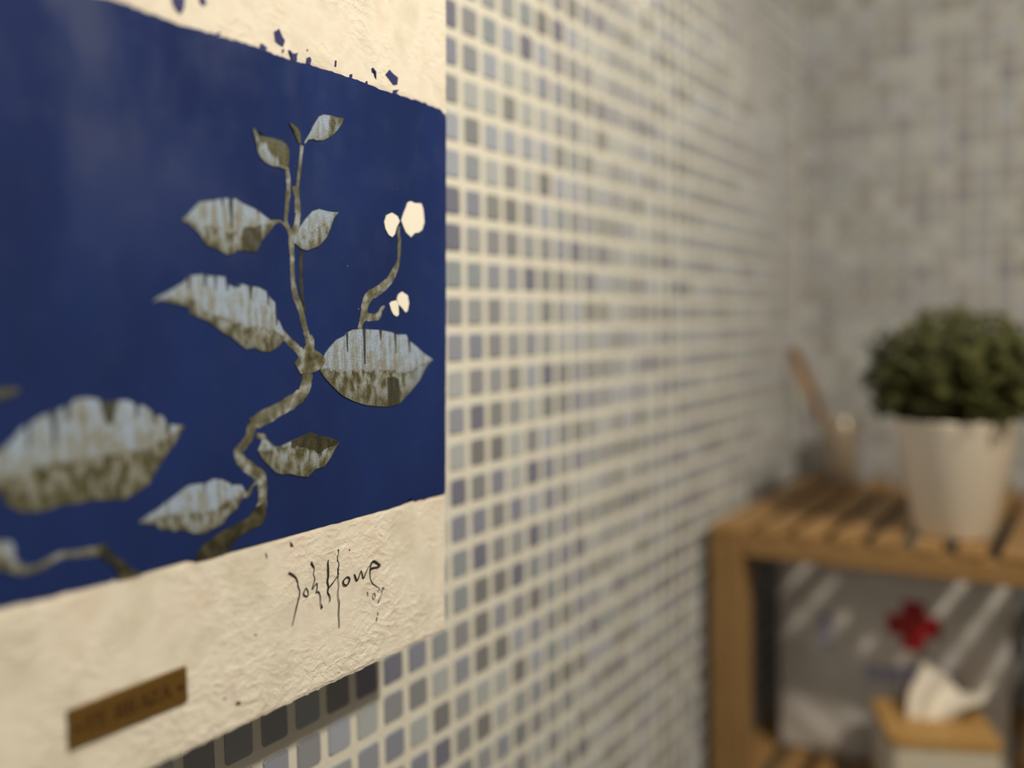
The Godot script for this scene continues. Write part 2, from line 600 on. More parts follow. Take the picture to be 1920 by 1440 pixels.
	flecks.append([-227.1,7.6,-225.3,9.2,-224.7,8.3,-226.5,6.7])
	flecks.append([-274.6,8.4,-273.8,8.2,-270.7,5.2,-271.6,5.1])
	flecks.append([-251.8,15.8,-251.1,16.2,-250.7,15.3,-251.5,14.8])
	flecks.append([-233.2,39.2,-231.7,38.8,-231.8,38.3,-233.1,38.6])
	flecks.append([-331.1,19.0,-329.8,18.3,-327.9,16.1,-329.2,16.5])
	flecks.append([-209.3,77.0,-208.1,76.4,-207.0,74.3,-208.9,74.4])
	flecks.append([-224.6,75.0,-224.2,74.9,-223.7,72.7,-224.4,72.6])
	flecks.append([-233.3,39.1,-231.4,38.4,-231.8,38.2,-233.1,38.5])
	flecks.append([-168.8,64.0,-168.3,65.1,-167.6,64.1])
	strokes.append([-211.04,62.75,0.93,-208.94,61.30,0.87,-206.63,59.30,0.74,-205.41,57.06,0.54,-205.08,54.38,0.61,-204.16,52.20,0.54,-204.54,49.69,0.54,-205.63,47.03,0.47,-206.88,43.78,0.44,-208.36,39.96,0.34,-209.68,36.76,0.27])
	strokes.append([-199.94,52.79,0.41,-201.22,51.14,0.54,-201.59,49.92,0.61,-200.65,48.86,0.61,-199.10,48.30,0.55,-198.59,49.49,0.48,-198.76,50.85,0.48,-199.90,52.68,0.41])
	strokes.append([-195.33,64.72,0.34,-195.70,63.65,1.24,-194.63,62.08,0.76,-194.00,60.62,0.38,-194.57,58.10,0.38,-193.78,55.26,0.38,-194.79,53.18,0.38,-195.67,50.75,0.38,-192.72,53.18,0.55,-192.35,50.92,0.42,-193.15,48.46,0.35,-191.98,48.83,0.62,-190.66,47.16,0.42,-190.30,44.73,0.42,-190.38,42.74,0.31,-189.75,41.23,0.63,-189.34,39.78,0.77])
	strokes.append([-183.84,63.02,0.35,-184.39,61.45,0.70,-184.28,58.39,0.98,-184.44,54.72,0.91,-185.03,52.16,0.77,-184.53,49.34,0.77,-185.12,46.78,0.70,-183.92,44.79,0.56,-183.52,42.99,0.49,-183.91,41.57,0.28])
	strokes.append([-184.56,48.73,0.70,-182.01,50.08,0.71,-179.52,51.86,0.50,-176.49,54.39,0.43])
	strokes.append([-176.69,66.73,0.64,-176.68,64.85,0.64,-177.33,63.29,0.50,-177.42,61.26,0.43,-176.52,59.35,0.39,-177.12,56.75,0.71,-177.40,53.74,0.50,-177.37,51.00,0.32,-176.99,48.51,0.36,-177.73,44.93,0.36,-177.53,41.46,0.43,-177.04,39.27,0.50,-177.58,34.61,0.46,-177.58,31.17,0.43,-177.59,26.53,0.29])
	strokes.append([-170.69,51.13,0.65,-172.97,50.29,0.72,-173.67,49.08,0.72,-172.84,47.50,0.72,-170.87,47.02,0.65,-169.31,48.38,0.72,-168.98,50.04,0.72,-170.69,51.20,0.65])
	strokes.append([-165.38,51.45,0.44,-164.68,50.06,0.73,-163.25,47.45,0.73,-161.36,49.63,0.51,-159.96,51.95,0.40,-159.27,49.85,0.59,-158.33,47.51,0.66,-156.40,49.88,0.52,-154.45,52.28,0.44,-152.03,53.15,0.59])
	strokes.append([-152.66,50.80,1.11,-151.04,51.14,1.04,-147.83,50.77,0.97,-145.10,51.23,1.05,-146.67,52.67,0.90,-149.30,54.33,1.12,-151.18,54.39,1.04,-152.31,52.86,0.82,-152.92,50.86,0.74,-153.07,47.33,0.41,-152.63,45.08,0.41,-150.34,42.20,0.45,-146.66,39.68,0.38,-143.45,38.09,0.34,-139.09,36.43,0.19])
	strokes.append([-155.50,39.72,0.44,-155.35,37.19,0.30])
	strokes.append([-150.00,37.63,0.45,-151.37,36.90,0.48,-151.71,35.19,0.52,-150.67,34.39,0.49,-149.54,35.71,0.45,-150.00,37.56,0.45])
	strokes.append([-147.28,37.85,0.45,-145.06,39.00,0.60,-142.33,38.51,0.76])
	strokes.append([-142.99,38.49,0.53,-144.36,35.85,0.41,-145.82,33.68,0.45,-146.98,32.17,0.75,-147.28,31.45,0.38])
	strokes.append([-147.85,26.80,0.45,-147.82,24.98,0.53])
	strokes.append([-148.50,24.08,0.60,-149.30,21.95,0.52])
	var top_edge := [-294.8,306.0,-285.4,306.0,-277.3,305.0,-270.2,305.1,-258.9,304.6,-249.2,305.0,-242.1,304.9,-237.8,305.2,-232.8,304.7,-231.8,305.5,-224.7,305.0,-217.4,305.2,-212.7,304.9,-207.0,304.5,-201.1,304.3,-194.1,304.6,-185.8,305.0,-177.3,304.6,-168.5,304.6,-158.2,304.9,-150.0,304.6,-137.9,303.9,-125.2,303.6,-114.6,303.6,-100.9,303.7,-89.5,303.2,-80.6,302.6,-76.2,300.5]
	var bottom_edge := [-85.3,80.1,-92.8,80.3,-104.2,80.1,-108.9,80.9,-112.9,80.4,-116.7,82.7,-121.3,81.5,-125.8,80.4,-137.6,80.0,-151.6,80.2,-171.5,80.2,-190.1,80.2,-207.5,80.2,-223.8,79.8,-239.2,80.2,-248.0,79.9,-255.6,79.5,-264.3,79.6,-265.0,80.7,-272.7,81.5,-281.4,81.3,-289.9,80.7,-294.9,80.6,-302.0,81.0,-309.0,80.9,-318.7,81.2,-325.8,81.3,-331.4,81.1,-338.1,81.5,-347.8,81.8,-353.4,81.9]
	painted_leaf(t, "leaf1", [-191.9,267.1,-188.3,271.7,-185.3,276.3,-181.5,281.0,-178.2,282.6,-173.9,283.0,-168.3,283.0,-163.4,283.3,-165.0,280.1,-168.0,276.9,-172.6,273.1,-178.8,269.9,-183.1,269.2,-186.3,269.4,-189.3,268.6,-191.7,266.0], [], [-191.7,266.4,-183.0,271.8,-174.1,277.0,-163.4,283.3])
	painted_leaf(t, "leaf2", [-224.1,268.6,-222.3,268.0,-220.1,265.9,-216.4,265.8,-211.6,265.9,-206.8,265.6,-203.4,264.3,-202.0,261.6,-202.4,256.5,-203.4,252.7,-205.4,252.5,-207.8,253.2,-213.1,252.9,-217.4,254.1,-220.1,256.2,-221.8,258.7,-222.5,263.5], [], [-224.1,268.6,-217.5,261.8,-210.1,256.9,-203.4,253.1])
	painted_leaf(t, "leaf3", [-264.9,223.8,-261.8,226.2,-257.7,230.2,-254.9,232.6,-247.7,234.0,-242.0,235.5,-235.4,235.9,-231.5,234.2,-226.7,233.1,-222.7,232.0,-219.7,230.3,-215.6,228.4,-212.5,227.5,-214.2,224.6,-218.1,221.2,-220.7,218.7,-222.4,215.9,-224.5,213.5,-228.6,213.1,-232.5,213.4,-235.4,213.2,-237.9,211.6,-241.3,211.0,-244.1,212.0,-246.8,213.3,-251.3,214.3,-253.5,216.1,-255.6,218.9,-258.2,220.8,-260.7,222.8], [-243.0,235.3,231.6,0.9,-238.2,235.7,223.1,1.5,-222.7,232.4,230.5,0.8], [-264.1,223.8,-257.2,223.4,-249.1,222.9,-241.7,221.4,-234.1,221.9,-227.1,223.8,-219.9,224.9,-212.5,227.3])
	painted_leaf(t, "leaf4", [-201.6,218.0,-200.4,221.3,-196.8,226.3,-192.7,230.7,-187.9,234.8,-183.2,236.3,-176.0,235.7,-169.3,235.9,-173.1,232.4,-175.2,228.0,-178.4,222.8,-184.0,218.3,-192.2,215.5,-196.7,216.3,-199.4,218.1], [], [-201.6,217.8,-189.5,224.5,-179.9,230.2,-169.3,235.8])
	painted_leaf(t, "leaf5", [-280.9,189.7,-278.2,191.8,-274.0,193.6,-269.7,195.8,-265.3,198.1,-261.7,201.2,-258.2,201.6,-254.6,202.1,-251.9,201.4,-248.3,201.5,-242.7,201.3,-241.9,198.4,-237.2,196.6,-234.2,198.7,-229.3,197.6,-224.3,197.3,-219.2,195.5,-217.3,192.8,-214.2,190.5,-213.0,186.6,-213.5,183.4,-211.4,181.0,-209.5,177.0,-209.1,173.0,-213.0,169.9,-218.4,167.7,-222.5,167.9,-227.5,169.9,-232.6,169.3,-236.4,172.1,-240.1,174.8,-244.8,176.8,-249.3,179.8,-252.8,182.0,-258.1,183.8,-262.5,185.3,-261.9,188.1,-266.6,188.8,-271.7,189.8,-276.6,190.8], [-262.4,199.9,195.6,1.0,-254.0,202.0,196.6,1.3,-248.4,201.5,195.2,0.9,-241.9,201.3,195.4,1.3,-235.6,198.5,197.0,2.3,-228.5,197.6,191.9,1.2,-218.4,195.1,188.9,1.0,-213.4,185.8,180.2,1.1], [-280.7,189.7,-271.6,191.2,-262.2,191.4,-252.7,185.7,-241.6,182.7,-232.1,179.6,-222.0,178.7,-209.5,175.4])
	painted_leaf(t, "leaf6", [-185.2,161.6,-182.1,165.7,-178.9,168.6,-173.9,172.3,-167.6,174.3,-165.6,176.0,-161.7,177.2,-153.9,177.6,-147.9,177.2,-139.7,176.8,-129.9,175.4,-127.1,174.2,-118.3,174.1,-115.4,170.5,-109.5,167.5,-103.4,163.5,-94.1,159.3,-99.0,156.6,-102.2,153.8,-107.2,147.9,-115.0,142.6,-125.7,136.3,-133.0,135.5,-138.6,135.8,-146.9,136.8,-154.9,138.2,-162.6,140.6,-170.1,143.7,-177.4,149.0,-183.2,154.0,-185.5,156.6], [-165.9,176.0,166.0,1.1,-152.8,177.8,159.4,1.5,-139.7,177.1,171.5,1.4,-127.5,174.9,163.9,1.0,-115.7,171.5,164.4,1.4], [-185.3,159.1,-175.8,157.0,-155.5,156.0,-135.0,155.4,-119.1,153.3,-94.1,159.2])
	painted_leaf(t, "leaf7", [-350.7,133.8,-344.9,137.7,-342.2,139.6,-339.6,141.9,-338.2,143.9,-334.8,145.5,-330.0,148.0,-325.9,148.9,-319.5,151.0,-315.8,153.4,-311.4,153.4,-306.2,152.3,-304.8,150.9,-300.1,151.2,-294.6,151.3,-291.1,149.8,-289.9,147.9,-287.4,148.8,-284.2,146.7,-281.8,144.0,-278.4,143.7,-275.2,139.7,-267.0,138.4,-269.2,135.8,-272.9,131.0,-276.6,127.7,-280.2,123.8,-283.0,120.5,-285.7,116.5,-289.9,114.7,-294.9,112.9,-298.1,111.9,-301.2,112.9,-305.9,113.3,-310.4,114.1,-317.7,114.0,-324.1,114.4,-330.4,113.5,-336.4,113.9,-339.7,114.8,-344.6,118.5,-345.0,122.3,-351.1,125.8], [-335.0,145.2,136.9,1.1,-325.2,148.8,136.4,1.8,-319.7,151.0,145.1,1.4,-302.3,151.4,142.4,4.6,-290.1,149.0,143.7,1.1,-281.8,144.4,140.4,1.2,-275.6,140.1,135.7,1.2], [-350.3,128.8,-339.0,127.1,-333.6,129.6,-324.0,130.3,-312.6,129.8,-303.5,130.3,-290.8,130.9,-282.4,131.7,-267.0,138.4])
	painted_leaf(t, "leaf8", [-291.5,101.7,-286.6,104.0,-282.4,105.3,-278.2,107.5,-272.9,109.8,-268.5,112.1,-265.8,113.0,-258.6,112.8,-257.3,112.6,-253.1,113.8,-248.4,112.7,-242.8,109.6,-237.9,108.9,-236.2,106.3,-237.1,103.3,-241.3,98.5,-246.3,96.3,-249.3,93.1,-255.9,92.1,-259.7,90.9,-265.0,92.0,-268.5,94.1,-272.8,95.3,-274.5,94.6,-277.0,96.5,-281.2,96.9,-283.5,99.5], [-258.3,113.1,107.9,0.8,-277.4,108.1,103.8,0.4,-243.7,110.1,109.0,0.6], [-291.5,101.6,-279.3,101.6,-267.3,100.9,-257.4,99.8,-247.0,102.6,-236.5,105.5])
	painted_leaf(t, "leaf9", [-227.6,123.1,-225.9,125.7,-224.8,128.4,-222.2,127.3,-218.7,123.7,-214.4,123.2,-208.8,124.6,-202.1,125.9,-193.3,127.9,-188.1,125.6,-180.9,124.0,-173.3,121.0,-176.8,117.9,-180.7,113.2,-185.2,109.9,-191.2,109.4,-196.6,106.4,-202.9,107.7,-208.4,109.7,-213.9,110.1,-217.1,111.4,-221.2,115.2,-225.2,118.9], [], [-227.6,123.0,-218.7,122.9,-211.1,123.2,-200.0,121.9,-188.4,117.6,-173.3,121.0])
	painted_leaf(t, "leaf10", [-352.1,106.1,-346.5,105.6,-342.8,104.5,-342.0,101.4,-342.4,99.3,-340.0,95.9,-340.5,92.1,-343.3,93.4,-347.1,95.3,-352.6,97.4], [], [-352.4,101.1,-346.8,99.9,-340.4,94.0])
	painted_leaf(t, "leaf11", [-349.4,159.0,-343.8,158.6,-340.0,159.0,-336.8,158.1,-340.1,156.1,-344.0,155.2,-349.5,155.3], [], [-349.5,157.1,-343.9,156.8,-336.8,158.0])
	painted_leaf(t, "sprout", [-201.6,274.8,-198.9,274.4,-196.0,273.0,-194.5,271.1,-193.9,267.9,-194.6,265.6,-195.8,266.2,-196.7,268.9,-198.1,271.2,-200.5,273.0], [], [-201.6,274.8,-197.1,271.0,-194.6,265.6])
	# the blue band
	var bt := mm_points(top_edge)
	var bb := mm_points(bottom_edge)
	var pts := PackedVector2Array()
	pts.append(Vector2(-0.6195, 0.305))
	var last := -0.295
	x = -0.615
	while x < -0.3:
		pts.append(Vector2(x, 0.305 + rng.randf_range(-0.0006, 0.0006)))
		x += 0.003
	for i in bt.size():
		pts.append(bt[i] + Vector2(0, rng.randf_range(-0.0003, 0.0003)))
		if i + 1 < bt.size():
			for k in 3:
				pts.append(bt[i].lerp(bt[i + 1], (k + 1) / 4.0) + Vector2(0, rng.randf_range(-0.0005, 0.0005)))
	y = 0.298
	while y > 0.081:
		pts.append(Vector2(right_edge(y) - 0.0003 + rng.randf_range(-0.00015, 0.00015), y))
		y -= 0.006
	for i in bb.size():
		pts.append(bb[i])
		if i + 1 < bb.size():
			for k in 3:
				pts.append(bb[i].lerp(bb[i + 1], (k + 1) / 4.0) + Vector2(0, rng.randf_range(-0.0004, 0.0004)))
	pts.append(Vector2(-0.6195, 0.081))
	var blue := mat(Color.WHITE, 0.55, 0.0, 0.2)
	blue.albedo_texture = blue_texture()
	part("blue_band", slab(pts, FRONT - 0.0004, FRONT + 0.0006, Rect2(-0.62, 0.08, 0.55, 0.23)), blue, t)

	var navy := mat(seen(38, 42, 92), 0.6)
	for f in flecks:
		part("paint_fleck", slab(mm_points(f), FRONT - 0.0004, FRONT + 0.00065), navy if f[1] > 250.0 else mat(seen(52, 44, 44), 0.7), t)
	# branch
	var bark := mat(Color.WHITE, 0.7, 0.0, 0.3)
	bark.albedo_texture = noise_tex(77, 0.012, 512, 512, [seen(52, 52, 30), seen(84, 78, 50), seen(110, 104, 80), seen(152, 150, 136), seen(180, 186, 182)], 4, FastNoiseLite.TYPE_SIMPLEX_SMOOTH, 12.0)
	bark.uv1_triplanar = true
	bark.uv1_scale = Vector3(16, 16, 16)
	var dark := mat(Color.WHITE, 0.7, 0.0, 0.3)
	dark.albedo_texture = noise_tex(78, 0.012, 512, 512, [seen(34, 34, 26), seen(50, 46, 30), seen(74, 68, 44), seen(96, 92, 66)], 4)
	dark.uv1_triplanar = true
	dark.uv1_scale = Vector3(16, 16, 16)
	for f in stumps:
		part("painted_branch", slab(mm_points(f), FRONT, FRONT + 0.0012), dark, t)
	for i in stems.size():
		var st := begin()
		add_stroke(st, stems[i], FRONT + 0.0007, 0.0003, 0.14, 6)
		part("painted_branch", done(st), dark if i == 4 else bark, t)
	part("painted_knot", slab(mm_points(knot), FRONT, FRONT + 0.0012), bark, t)
	var petal_m := mat(seen(252, 236, 208, 1.0), 0.7)
	for f in petals:
		part("painted_petal", slab(mm_points(f), FRONT, FRONT + 0.0011), petal_m, t)
	# white specks of the canvas showing through the blue
	var sp := begin()
	for k in 150:
		var c := Vector2(rng.randf_range(-0.34, -0.085), rng.randf_range(0.09, 0.295))
		var r := rng.randf_range(0.00008, 0.0002) * (2.2 if k < 5 else 1.0)
		for q in 5:
			var a0 := TAU * q / 5.0
			var a1 := TAU * (q + 1) / 5.0
			tri(sp, Vector3(c.x, c.y, FRONT + 0.0008), Vector3(c.x + cos(a0) * r, c.y + sin(a0) * r, FRONT + 0.00062), Vector3(c.x + cos(a1) * r, c.y + sin(a1) * r, FRONT + 0.00062), Vector3.BACK)
	var spk := part("specks", done(sp), mat(seen(120, 128, 165), 0.8), t)
	spk.set_meta("kind", "stuff")
	# signature
	var ink := begin()
	for s in strokes:
		add_stroke(ink, wider(s), FRONT + 0.0009, 0.0002, 0.1, 5)
	var sg := part("signature", done(ink), mat(seen(42, 34, 32), 0.5), t)
	sg.set_meta("label", "handwritten black ink signature with the year 07")
	make_plaque(t)


func wider(s: Array) -> Array:
	var o := s.duplicate()
	for i in range(2, o.size(), 3):
		o[i] = o[i] * 1.3
	return o


# the crumpled paper of the two cream borders, as real relief on the face of the canvas
func relief(t: Node3D, _edge: PackedVector2Array) -> void:
	var a := FastNoiseLite.new()
	a.seed = 12
	a.noise_type = FastNoiseLite.TYPE_SIMPLEX_SMOOTH
	a.frequency = 0.10
	a.fractal_type = FastNoiseLite.FRACTAL_RIDGED
	a.fractal_octaves = 4
	a.domain_warp_enabled = true
	a.domain_warp_amplitude = 7.0
	a.domain_warp_frequency = 0.09
	var b := FastNoiseLite.new()
	b.seed = 44
	b.noise_type = FastNoiseLite.TYPE_CELLULAR
	b.cellular_return_type = FastNoiseLite.RETURN_CELL_VALUE
	b.frequency = 0.16
	b.domain_warp_enabled = true
	b.domain_warp_amplitude = 6.0
	b.domain_warp_frequency = 0.12
	var c := FastNoiseLite.new()
	c.seed = 9
	c.frequency = 0.02
	for band in 2:
		var y0 := 0.0 if band == 0 else 0.3045
		var y1 := 0.0805 if band == 0 else 0.385
		var step := 0.0005
		var x0 := -0.36
		var rows := int((y1 - y0) / step) + 1
		var count := int((right_edge(y1) - x0) / step) + 1
		var vs := PackedVector3Array()
		var ids := PackedInt32Array()
		for j in rows:
			var y := y0 + (y1 - y0) * j / (rows - 1)
			var xr := right_edge(y) - 0.0004
			for i in count:
				var x := lerpf(x0, xr, float(i) / (count - 1))
				var mx := x * 1000.0
				var my := y * 1000.0
				var wild := clampf(0.45 + 0.9 * c.get_noise_2d(mx, my) + (0.35 - my * 0.006 if band == 0 else -0.15), 0.12, 1.0)
				var h := (a.get_noise_2d(mx * 0.8, my * 1.25) * 0.5 + 0.5) * 0.0011 + (b.get_noise_2d(mx * 0.8, my * 1.2)) * 0.00022
				h *= wild
				var e := minf(minf((xr - x), (y - y0) if band == 0 else (y1 - y)), (y1 - y) if band == 0 else (y - y0))
				h *= clampf(e / 0.002, 0.0, 1.0)
				vs.append(Vector3(x, y, FRONT + 0.0001 + h))
		for j in rows - 1:
			for i in count - 1:
				var k := j * count + i
				ids.append_array([k, k + count, k + 1, k + 1, k + count, k + count + 1])
		var nrm := PackedVector3Array()
		nrm.resize(vs.size())
		for j in rows:
			for i in count:
				var k := j * count + i
				var dx := vs[k + 1] - vs[k] if i + 1 < count else vs[k] - vs[k - 1]
				var dy := vs[k + count] - vs[k] if j + 1 < rows else vs[k] - vs[k - count]
				nrm[k] = dx.cross(dy).normalized()
		var arr := []
		arr.resize(Mesh.ARRAY_MAX)
		arr[Mesh.ARRAY_VERTEX] = vs
		arr[Mesh.ARRAY_NORMAL] = nrm
		arr[Mesh.ARRAY_INDEX] = ids
		var am := ArrayMesh.new()
		am.add_surface_from_arrays(Mesh.PRIMITIVE_TRIANGLES, arr)
		var paper := mat(seen(236, 219, 188, 1.0), 0.7, 0.0, 0.4)
		paper.albedo_texture = noise_tex(31, 0.006, 512, 512, [Color(0.93, 0.92, 0.9), Color(1, 1, 1), Color(0.97, 0.94, 0.93)], 4)
		paper.uv1_triplanar = true
		paper.uv1_scale = Vector3(9, 9, 9)
		part("crumpled_border", am, paper, t)


func blue_texture() -> ImageTexture:
	var w := 700
	var h := 292
	var im := Image.create(w, h, false, Image.FORMAT_RGB8)
	var f := FastNoiseLite.new()
	f.seed = 3
	f.frequency = 0.012
	f.fractal_octaves = 4
	var g := FastNoiseLite.new()
	g.seed = 8
	g.frequency = 0.03
	g.fractal_octaves = 3
	var c0 := seen(31, 43, 80)
	var c1 := seen(34, 49, 92)
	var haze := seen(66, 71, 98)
	for j in h:
		for i in w:
			var x := float(i) / w
			var y := float(j) / h
			var c: Color = c0.lerp(c1, clampf(0.5 + 0.8 * f.get_noise_2d(i, j * 0.5), 0, 1))
			# paler, greyer cloudy patches in the upper left
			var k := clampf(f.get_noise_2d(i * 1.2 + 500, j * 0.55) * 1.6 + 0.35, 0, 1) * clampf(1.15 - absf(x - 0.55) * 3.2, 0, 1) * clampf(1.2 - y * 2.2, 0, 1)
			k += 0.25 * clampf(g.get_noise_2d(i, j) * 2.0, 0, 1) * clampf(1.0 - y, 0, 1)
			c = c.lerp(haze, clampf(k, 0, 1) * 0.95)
			im.set_pixel(i, j, c)
	return ImageTexture.create_from_image(im)


func painted_leaf(t: Node3D, called: String, outline: Array, slits: Array, rib: Array) -> void:
	var pts := mm_points(outline)
	var lo := Vector2(1e9, 1e9)
	var hi := -lo
	for i in range(0, outline.size(), 2):
		var p := Vector2(outline[i], outline[i + 1])
		lo = Vector2(minf(lo.x, p.x), minf(lo.y, p.y))
		hi = Vector2(maxf(hi.x, p.x), maxf(hi.y, p.y))
	var size := hi - lo
	var res := 5.0
	var w := clampi(int(size.x * res), 16, 512)
	var h := clampi(int(size.y * res), 16, 512)
	var im := Image.create(w, h, false, Image.FORMAT_RGB8)
	var nz := FastNoiseLite.new()
	nz.seed = called.hash() % 1000
	nz.frequency = 0.13
	nz.fractal_octaves = 3
	var fine := FastNoiseLite.new()
	fine.seed = nz.seed + 1
	fine.frequency = 1.1
	fine.fractal_octaves = 2
	var pale := seen(160, 171, 179)
	var beige := seen(140, 135, 116)
	var olive := seen(78, 72, 44)
	var deep := seen(46, 43, 28)
	var slit := seen(44, 46, 48)
	var up_bias := 0.0
	var low_bias := 0.0
	match called:
		"leaf1": up_bias = -0.1; low_bias = -0.45
		"leaf2": up_bias = 0.75; low_bias = -0.5
		"leaf3": up_bias = 0.15; low_bias = -0.1
		"leaf4": up_bias = 0.05; low_bias = -0.25
		"leaf6": low_bias = 0.05
		"leaf7": up_bias = 0.12; low_bias = 0.3
		"leaf8": up_bias = 0.0; low_bias = -0.1
		"leaf9": up_bias = -0.1; low_bias = 0.0
		"leaf10": up_bias = 0.4; low_bias = 0.3
		"leaf11", "sprout": up_bias = 0.8; low_bias = 0.6
	for i in w:
		var x := lo.x + size.x * (i + 0.5) / w
		var yt := -1e9
		var yb := 1e9
		for k in range(0, outline.size(), 2):
			var ax: float = outline[k]
			var ay: float = outline[k + 1]
			var kk := (k + 2) % outline.size()
			var bx: float = outline[kk]
			var by: float = outline[kk + 1]
			if (ax <= x and bx > x) or (bx <= x and ax > x):
				var yy := ay + (by - ay) * (x - ax) / (bx - ax)
				yt = maxf(yt, yy)
				yb = minf(yb, yy)
		if yt < yb:
			yt = hi.y
			yb = lo.y
		var yr: float = rib[1] if x <= rib[0] else rib[rib.size() - 1]
		for k in range(0, rib.size() - 2, 2):
			if rib[k] <= x and x <= rib[k + 2]:
				yr = rib[k + 1] + (rib[k + 3] - rib[k + 1]) * (x - rib[k]) / maxf(rib[k + 2] - rib[k], 0.01)
		yr = clampf(yr, yb, yt) + nz.get_noise_2d(x * 1.2, 7.0) * 1.6
		var end_l := clampf((x - lo.x) / (size.x * 0.16), 0, 1)
		var end_r := clampf((hi.x - x) / (size.x * 0.16), 0, 1)
		var tip := 1.0 - minf(end_l, end_r)
		var strip := nz.get_noise_2d(x * 1.8, 31.0)
		for j in h:
			var y := hi.y - size.y * (j + 0.5) / h
			var n1 := nz.get_noise_2d(x * 1.5, y * 0.8)
			var n2 := fine.get_noise_2d(x * 1.3, y)
			var up_s := clampf((yt - y) / maxf(yt - yr, 0.3), 0, 1)
			var up := pale.lerp(beige, clampf(0.1 + up_bias + 0.9 * strip + 0.8 * n1 + 0.5 * up_s, 0, 1))
			up = up.lerp(olive, clampf(tip * tip * 0.8 + (up_bias - 0.4) * 2.0 + maxf(0.0, n1 + strip - 0.3), 0, 0.9))
			var q := clampf((yr - y) / maxf(yr - yb, 0.3), 0, 1)
			var low := beige.lerp(olive, clampf(0.25 + low_bias + 1.5 * n1 + 0.6 * strip, 0, 1))
			low = low.lerp(pale, clampf(-0.1 - low_bias * 1.4 - 1.3 * n1, 0, 0.8))
			if called == "leaf6":
				low = low.lerp(pale, clampf((x - lo.x) / size.x * 4.0 - 2.7, 0, 0.85))
			var under := clampf(1.0 - (yr - y) / (1.6 + 2.0 * absf(n1)), 0, 1) if y < yr else 0.0
			low = low.lerp(deep, under * clampf(0.5 + n1 * 1.8, 0, 0.8) * (0.3 if low_bias < -0.2 else 1.0))
			low = low.lerp(olive, q * q * 0.4 + tip * 0.4)
			var c := low.lerp(up, smoothstep(-0.7, 0.7, y - yr + n1 * 2.2))
			if called == "leaf1" and x > lo.x + size.x * 0.6:
				c = c.lerp(olive, clampf((x - lo.x) / size.x * 2.6 - 1.5 + n1, 0, 0.85))
			if called == "leaf9" and y > yr - 0.5 and x > lo.x + size.x * 0.38:
				c = olive.lerp(deep, clampf(0.25 + n1 + 0.5 * (x - lo.x) / size.x, 0, 1))
			if called == "leaf6" and x > lo.x + size.x * 0.55 and x < lo.x + size.x * 0.66 and y < yr - 4.0:
				c = c.lerp(deep, 0.75)
			if called == "leaf3" and x > lo.x + size.x * 0.62 and x < lo.x + size.x * 0.84 and y < yr + 0.3:
				c = c.lerp(deep, 0.6)
			c = c.darkened(clampf(n2 * 0.8 - 0.1, 0, 0.26)).lightened(clampf(-n2 * 0.5 - 0.1, 0, 0.12))
			# a thin dark rim where the paint thins out
			var rim := minf(yt - y, y - yb)
			if rim < 0.5:
				c = c.lerp(olive, 0.5 * (1.0 - rim / 0.5) if rim > 0.0 else 0.5)
			for k in range(0, slits.size(), 4):
				if y >= slits[k + 2] - 0.3:
					var fr := clampf((y - slits[k + 2]) / maxf(slits[k + 1] - slits[k + 2], 0.2), 0, 1)
					var ww: float = slits[k + 3] * 0.75 * (0.35 + 0.65 * fr)
					var d := absf(x - slits[k] + n1 * 0.25) / maxf(ww, 0.1)
					if d < 1.25:
						c = c.lerp(slit.lerp(olive, 0.55 if slits[k + 3] > 1.6 else 0.15), clampf((1.25 - d) * 4.0, 0, 0.9))
			im.set_pixel(i, j, c)
	var m := mat(Color.WHITE, 0.62, 0.0, 0.35)
	m.albedo_texture = ImageTexture.create_from_image(im)
	m.texture_repeat = false
	part("painted_leaf", slab(pts, FRONT, FRONT + 0.0011, Rect2(lo * 0.001, size * 0.001)), m, t)


func make_plaque(t: Node3D) -> void:
	var brass := mat(seen(118, 84, 34), 0.45, 0.4, 0.5)
	var w := 0.0535
	var h := 0.0155
	var at := Vector3(-0.2988, 0.0295, FRONT + 0.0016)
	var p := part("name_plate", bar_mesh(Vector3(w, h, 0.0016), 0.0003), brass, t, at)
	p.set_meta("label", "small brass plate engraved TERRAZA")
	var f := SystemFont.new()
	f.font_names = PackedStringArray(["Droid Serif"])
	f.font_weight = 700
	var inkm := mat(seen(60, 34, 8), 0.5)
	var places := [-18.4, -13.2, -5.6, -0.7, 5.4, 10.2, 15.7]
	for k in 7:
		var tm := TextMesh.new()
		tm.font = f
		tm.text = "TERRAZA"[k]
		tm.font_size = 64
		tm.pixel_size = 0.000128
		tm.depth = 0.00015
		tm.curve_step = 1.0
		part("letter", tm, inkm, p, Vector3(places[k] * 0.001, 0, 0.00085))
	for s in [-1.0, 1.0]:
		var st := begin()
		add_stroke(st, [-1.9, 0.4, 0.3, -0.9, 0.1, 1.7, 0.1, -0.7, 2.2, 1.0, 0.0, 1.6, 1.9, 0.9, 0.3], 0.00082, 0.0001, 0.05, 5)
		part("ornament", done(st), inkm, p, Vector3(0.0232 * s, 0, 0))


# ---------------------------------------------------------------- wooden rack
func wood(sd: int, a: Color, b: Color, along: int) -> StandardMaterial3D:
	var m := mat(Color.WHITE, 0.55, 0.0, 0.4)
	m.albedo_texture = noise_tex(sd, 0.02, 512, 512, [a.darkened(0.25), a, b, a.lerp(b, 0.5), b.lightened(0.08)], 4, FastNoiseLite.TYPE_SIMPLEX_SMOOTH, 10.0)
	m.uv1_triplanar = true
	var s := Vector3(14, 14, 14)
	s[along] = 2.0
	m.uv1_scale = s
	return m


